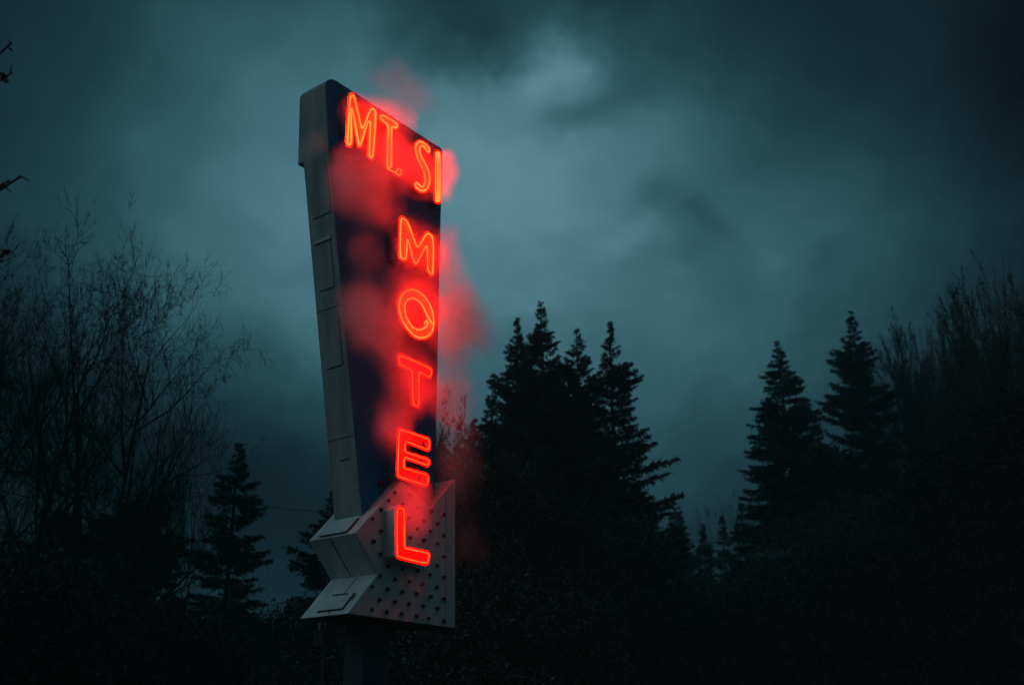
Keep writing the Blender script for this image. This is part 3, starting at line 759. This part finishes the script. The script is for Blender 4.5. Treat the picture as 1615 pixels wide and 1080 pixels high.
# ------------------------------------------------------------------ small post with a box behind the sign, and the overhead cable
pb_, _ = base_for(512, 1010, 19)
post = empty('meter_post', pb_); tag(post, 'thin post with a small dark box left of the sign pole', 'post')
V, F = lathe([(.035, 0), (.035, .01)], 8)
P0 = np.array([[0, 0, 0.]]); P1 = np.array([[0, 0, 4.35]])
V, F = prisms(P0, P1, np.array([.035]), np.array([.03]), 8); np_mesh('post_tube', V, F, M_POLE, post)
bm = bmesh.new(); bmesh.ops.create_cube(bm, size=1.0); bmesh.ops.scale(bm, vec=(.17, .14, .30), verts=bm.verts)
bx = bm_obj('box', bm, M_POLE, post); bx.location = (-.10, -.02, height_at(505, 1007, 19)); b = bx.modifiers.new('b', 'BEVEL'); b.width = .02; b.segments = 2
V, F = prisms(np.array([[-.10, -.02, 0.]]), np.array([[-.10, -.02, .12]]), np.array([.02]), np.array([.012]), 8)
cp = np_mesh('insulator', V, F, M_SIDE, post); cp.location = (0, 0, height_at(505, 1007, 19)+.16)
a, b = np.array(at(250, 765, 40)), np.array(at(600, 812, 44)); P = []
for i in range(33):
    f = i/32; p = a*(1-f) + b*f; p[2] -= math.sin(f*PI)*.25; P.append(p)
P = np.array(P); V, F = prisms(P[:-1], P[1:], np.full(32, .014), np.full(32, .014), 5)
cb = np_mesh('overhead_cable', V, F, M_SEAM); tag(cb, 'thin overhead cable crossing the gap left of the sign', 'cable')

# ------------------------------------------------------------------ ground and wooded hill
m_g, nt, bs = mat('grass_and_litter'); N, L = nt.nodes, nt.links
tc = N.new('ShaderNodeTexCoord'); n1 = N.new('ShaderNodeTexNoise'); n1.inputs['Scale'].default_value = .6; n1.inputs['Detail'].default_value = 10
L.new(tc.outputs['Object'], n1.inputs[0]); r = N.new('ShaderNodeValToRGB'); r.color_ramp.elements[0].color = (.02, .028, .014, 1); r.color_ramp.elements[1].color = (.07, .075, .04, 1)
r.color_ramp.elements[0].position = .35; r.color_ramp.elements[1].position = .65
L.new(n1.outputs[0], r.inputs[0]); L.new(r.outputs[0], bs.inputs['Base Color']); bs.inputs['Roughness'].default_value = .95
n = 60; xs = np.linspace(-1, 1, n); G = np.sign(xs)*np.abs(xs)**2.2*900
rng = np.random.default_rng(3)
X, Y = np.meshgrid(G, G); Zg = np.where(np.hypot(X, Y) > 60, rng.normal(0, .4, X.shape), rng.normal(0, .02, X.shape)) - .02
V = np.stack([X.ravel(), Y.ravel(), Zg.ravel()*(np.hypot(X, Y).ravel() > 5)-.01], 1)
F = np.array([(j*n+i, j*n+i+1, (j+1)*n+i+1, (j+1)*n+i) for j in range(n-1) for i in range(n-1)])
g = np_mesh('ground', V, F, m_g, smooth=True); tag(g, kind='structure')
# hill: a ridge behind the trees
na, nr = 160, 24
V = []
for j in range(nr):
    for i in range(na):
        a = math.radians(-75 + 150*i/(na-1)); rr = 75 + 120*j/(nr-1)
        h = 13*math.sin(min(1, j/(nr*.55))*PI/2) * (1 + .25*math.sin(a*5+1) + .12*math.sin(a*13) + .5*max(0, math.sin(a)-.15))
        V.append((rr*math.sin(a), rr*math.cos(a), h + rng.normal(0, .45) - .3*(j == 0)))
F = np.array([(j*na+i, j*na+i+1, (j+1)*na+i+1, (j+1)*na+i) for j in range(nr-1) for i in range(na-1)])
hl = np_mesh('hill', np.array(V), F, m_g, smooth=True); tag(hl, kind='structure')
# far wood on the ridge: one mass of many small conifers
rng = np.random.default_rng(8); LPs, LDs, LLs, LWs = [], [], [], []
for k in range(420):
    a = math.radians(rng.uniform(-42, 42)); rr = rng.uniform(72, 120); hz = 13*min(1, (rr-75)/66*1.2 if rr > 75 else 0)
    H = rng.uniform(5, 9.5); n = 90; t = rng.uniform(0, 1, n); an = rng.uniform(0, 2*PI, n); R = 1.6*(1-t)+.08
    P = np.stack([rr*math.sin(a)+0*t, rr*math.cos(a)+0*t, hz-1 + H*t], 1)
    D = np.stack([np.cos(an), np.sin(an), rng.uniform(-.5, .2, n)], 1)
    LPs.append(P); LDs.append(D); LLs.append(R*rng.uniform(.6, 1.1, n)); LWs.append(.25+R*.35)
V, F = diamonds(np.concatenate(LPs), np.concatenate(LDs), np.concatenate(LLs), np.concatenate(LWs), rng)
fw = np_mesh('far_wood', V, F, M_NEEDLE); tag(fw, 'far wood of small conifers covering the low ridge', 'wood', kind='stuff')

# ------------------------------------------------------------------ the damp air over the whole place
mh = bpy.data.materials.new('damp_air'); mh.use_nodes = True; nt = mh.node_tree
for nd in list(nt.nodes):
    if nd.type != 'OUTPUT_MATERIAL': nt.nodes.remove(nd)
pv = nt.nodes.new('ShaderNodeVolumePrincipled'); pv.inputs['Density'].default_value = HAZE; pv.inputs['Color'].default_value = (.42, .88, 1, 1)
nt.links.new(pv.outputs[0], [q for q in nt.nodes if q.type == 'OUTPUT_MATERIAL'][0].inputs['Volume'])
bm = bmesh.new(); bmesh.ops.create_cube(bm, size=1.0); bmesh.ops.scale(bm, vec=(1900, 1900, 34), verts=bm.verts)
hz = bm_obj('haze', bm, mh, None); hz.location = (0, 0, 34/2-2.6); tag(hz, 'thin damp haze filling the dusk air', 'haze', kind='stuff')

# ------------------------------------------------------------------ sky
w = bpy.data.worlds.new("World"); sc.world = w; w.use_nodes = True
nt = w.node_tree; N, L = nt.nodes, nt.links
for nd in list(N): N.remove(nd)
out = N.new('ShaderNodeOutputWorld'); bg = N.new('ShaderNodeBackground'); L.new(bg.outputs[0], out.inputs['Surface'])
tc = N.new('ShaderNodeTexCoord'); dirv = tc.outputs['Generated']
def lin(s): s = s/255; return s/12.92 if s <= .04045 else ((s+.055)/1.055)**2.4
rows = {40: [(0,40),(200,66),(400,84),(560,95),(700,88),(800,76),(900,84),(1000,68),(1150,52),(1300,42),(1450,26),(1600,12)],  # sky brightness by direction, the lens vignette's dark corners put in
 120: [(0,44),(200,70),(400,95),(560,110),(760,108),(880,118),(960,105),(1100,72),(1250,60),(1400,46),(1550,24),(1610,14)],
 200: [(0,48),(200,74),(400,104),(600,120),(760,128),(850,126),(950,108),(1050,98),(1150,76),(1300,60),(1450,44),(1600,22)],
 300: [(0,50),(200,78),(400,108),(600,122),(800,128),(950,118),(1050,104),(1150,90),(1300,75),(1450,54),(1600,28)],
 400: [(0,45),(200,76),(400,112),(480,116),(800,124),(900,118),(1050,104),(1200,94),(1350,74),(1500,48),(1600,30)],
 500: [(0,36),(200,66),(330,90),(450,100),(600,112),(750,118),(950,112),(1100,106),(1250,88),(1400,60),(1550,34)],
 600: [(0,28),(200,42),(350,60),(450,68),(720,86),(900,98),(1050,92),(1200,74),(1350,52),(1550,28)],
 700: [(0,22),(200,30),(400,40),(500,42),(700,66),(900,78),(1100,72),(1200,58),(1400,38),(1600,20)],
 800: [(0,16),(200,24),(430,34),(700,46),(900,56),(1120,50),(1300,36),(1600,16)],
 950: [(0,12),(430,18),(800,30),(1120,30),(1600,12)]}
SD, SVv = [], []
for y, row in rows.items():
    for x, g_ in row: SD.append(ray(x, y)); SVv.append(lin(g_))
for a in range(0, 360, 30):                       # the rest of the dome: even, dull overcast
    for e in (-20, 0, 20, 45, 70, 88):
        v = np.array([math.cos(math.radians(e))*math.sin(math.radians(a)), math.cos(math.radians(e))*math.cos(math.radians(a)), math.sin(math.radians(e))])
        c = co.matrix_world.to_3x3().inverted() @ Vector(v); 
        if -c.z > .2 and abs(c.x/-c.z) < .75 and abs(c.y/-c.z) < .6: continue
        SD.append(v); SVv.append(.07 if e > 10 else .008)
SD, SVv = np.array(SD), np.array(SVv)
cent = [ray(x, y) for x in range(-100, 1800, 235) for y in (-40, 150, 330, 510, 690, 880)]; kap = [90.0]*len(cent)
cent += [(0, -.2, .98), (-.9, 0, .4), (.9, 0, .4), (0, -.9, .4)]; kap += [3.0]*4
cent = np.array([np.array(c)/np.linalg.norm(c) for c in cent]); kap = np.array(kap)
Phi = np.exp(kap[None]*(SD @ cent.T - 1)); Phi = np.hstack([Phi, np.ones((len(SD), 1))])
lam = .02
Wt = np.linalg.solve(Phi.T @ Phi + lam*np.eye(Phi.shape[1]), Phi.T @ SVv)
extra = [  # hand-placed cloud detail: pixel, tightness, strength
    ((700, 45), 900, -.04), ((770, 75), 2500, -.045), ((715, 90), 3000, -.035), ((815, 60), 3500, -.04), ((640, 75), 1500, -.03), ((985, 20), 500, -.012),
    ((850, 108), 5000, .06), ((905, 85), 5000, .075), ((940, 105), 5000, .04), ((885, 125), 3000, .03), ((560, 60), 2500, .03), ((470, 30), 3000, .015),
    ((890, 168), 5000, -.045), ((935, 178), 5000, -.045), ((975, 150), 3000, -.03), ((1020, 130), 2000, -.02),
    ((1030, 320), 5000, -.035), ((1085, 350), 4000, -.038), ((1135, 385), 3000, -.035), ((1090, 430), 4000, -.035), ((1020, 425), 6000, -.02),
    ((985, 385), 6000, .03), ((1020, 362), 7000, .02), ((960, 400), 5000, .015), ((1230, 440), 3000, .02), ((1310, 420), 5000, -.014), ((900, 330), 1500, .02),
    ((420, 330), 1500, .012), ((300, 250), 2500, -.008), ((250, 130), 3000, -.008), ((400, 130), 3000, .012)]
acc = None
def node_math(op, a=None, b=None, c=None, clamp=False):
    m = N.new('ShaderNodeMath'); m.operation = op; m.use_clamp = clamp
    for i, v in enumerate((a, b, c)):
        if v is None: continue
        if isinstance(v, (int, float)): m.inputs[i].default_value = v
        else: L.new(v, m.inputs[i])
    return m.outputs[0]
# gently warp the direction so that the light patches get cloud-like edges
nw = N.new('ShaderNodeTexNoise'); nw.inputs['Scale'].default_value = 5.5; nw.inputs['Detail'].default_value = 8; nw.inputs['Roughness'].default_value = .6; L.new(dirv, nw.inputs[0])
s1 = N.new('ShaderNodeVectorMath'); s1.operation = 'SUBTRACT'; s1.inputs[1].default_value = (.5, .5, .5); L.new(nw.outputs['Color'], s1.inputs[0])
s2 = N.new('ShaderNodeVectorMath'); s2.operation = 'MULTIPLY_ADD'; s2.inputs[1].default_value = (.13,)*3; L.new(s1.outputs[0], s2.inputs[0]); L.new(dirv, s2.inputs[2])
s3 = N.new('ShaderNodeVectorMath'); s3.operation = 'NORMALIZE'; L.new(s2.outputs[0], s3.inputs[0])
acc = float(Wt[-1])
for c, k, wt in [(c, k, float(x)) for c, k, x in zip(cent, kap, Wt[:-1])] + [(ray(*p), k, s) for p, k, s in extra]:
    if abs(wt) < 4e-4: continue
    d = N.new('ShaderNodeVectorMath'); d.operation = 'DOT_PRODUCT'; L.new(s3.outputs[0], d.inputs[0]); d.inputs[1].default_value = tuple(float(q) for q in c)
    e = node_math('EXPONENT', node_math('MULTIPLY_ADD', d.outputs['Value'], float(k), -float(k)))
    acc = node_math('MULTIPLY_ADD', e, wt, acc)
# cloud texture laid on a flat cloud base
sep = N.new('ShaderNodeSeparateXYZ'); L.new(s3.outputs[0], sep.inputs[0])
zc = node_math('ADD', node_math('MAXIMUM', sep.outputs[2], 0.0), .22)
cmb = N.new('ShaderNodeCombineXYZ'); L.new(node_math('DIVIDE', sep.outputs[0], zc), cmb.inputs[0]); L.new(node_math('DIVIDE', sep.outputs[1], zc), cmb.inputs[1])
nc = N.new('ShaderNodeTexNoise'); nc.inputs['Scale'].default_value = 2.6; nc.inputs['Detail'].default_value = 9; nc.inputs['Roughness'].default_value = .56; nc.inputs['Distortion'].default_value = .35
L.new(cmb.outputs[0], nc.inputs[0])
mr = N.new('ShaderNodeMapRange'); mr.inputs['From Min'].default_value = .3; mr.inputs['From Max'].default_value = .7; mr.inputs['To Min'].default_value = .78; mr.inputs['To Max'].default_value = 1.32; L.new(nc.outputs[0], mr.inputs[0])
v = node_math('MAXIMUM', node_math('MULTIPLY', acc, mr.outputs[0]), .0025)
cc = N.new('ShaderNodeCombineXYZ')
L.new(node_math('MULTIPLY', v, node_math('MULTIPLY_ADD', v, .85, .23)), cc.inputs[0]); L.new(v, cc.inputs[1]); L.new(node_math('MULTIPLY_ADD', v, 1.22, .0018), cc.inputs[2])
SUN_EL, SUN_AZ = math.radians(38), math.radians(-110)     # behind the overcast, to the left
sky = N.new('ShaderNodeTexSky'); sky.sky_type = 'NISHITA'; sky.sun_disc = False; sky.sun_elevation = math.radians(6.0); sky.sun_rotation = SUN_AZ
sk = N.new('ShaderNodeVectorMath'); sk.operation = 'SCALE'; sk.inputs['Scale'].default_value = .0015; L.new(sky.outputs[0], sk.inputs[0])
ad = N.new('ShaderNodeVectorMath'); ad.operation = 'ADD'; L.new(cc.outputs[0], ad.inputs[0]); L.new(sk.outputs[0], ad.inputs[1])
L.new(ad.outputs[0], bg.inputs['Color']); bg.inputs['Strength'].default_value = 1.0
w.cycles.sampling_method = 'MANUAL'; w.cycles.sample_map_resolution = 512

sl = bpy.data.lights.new('sun', 'SUN'); sl.energy = .22; sl.angle = math.radians(40); sl.color = (.6, .98, 1.0)
so = bpy.data.objects.new('sun', sl); C.objects.link(so)
dv = Vector((math.sin(SUN_AZ)*math.cos(SUN_EL), math.cos(SUN_AZ)*math.cos(SUN_EL), math.sin(SUN_EL)))
so.rotation_euler = (-dv).to_track_quat('-Z', 'Y').to_euler()

# ------------------------------------------------------------------ render settings
sc.render.engine = 'CYCLES'
cy = sc.cycles
cy.use_denoising = True
try: cy.denoiser = 'OPENIMAGEDENOISE'
except Exception: pass
cy.use_adaptive_sampling = True; cy.adaptive_threshold = .025
cy.max_bounces = 6; cy.diffuse_bounces = 3; cy.glossy_bounces = 2; cy.volume_bounces = 1; cy.transparent_max_bounces = 8
cy.caustics_reflective = False; cy.caustics_refractive = False
cy.sample_clamp_indirect = 3.0; cy.sample_clamp_direct = 0
cy.volume_max_steps = 128; cy.volume_step_rate = 1.0
cy.use_light_tree = True
sc.view_settings.view_transform = 'Standard'; sc.view_settings.look = 'None'; sc.view_settings.exposure = 0; sc.view_settings.gamma = 1
sc.view_settings.use_curve_mapping = False
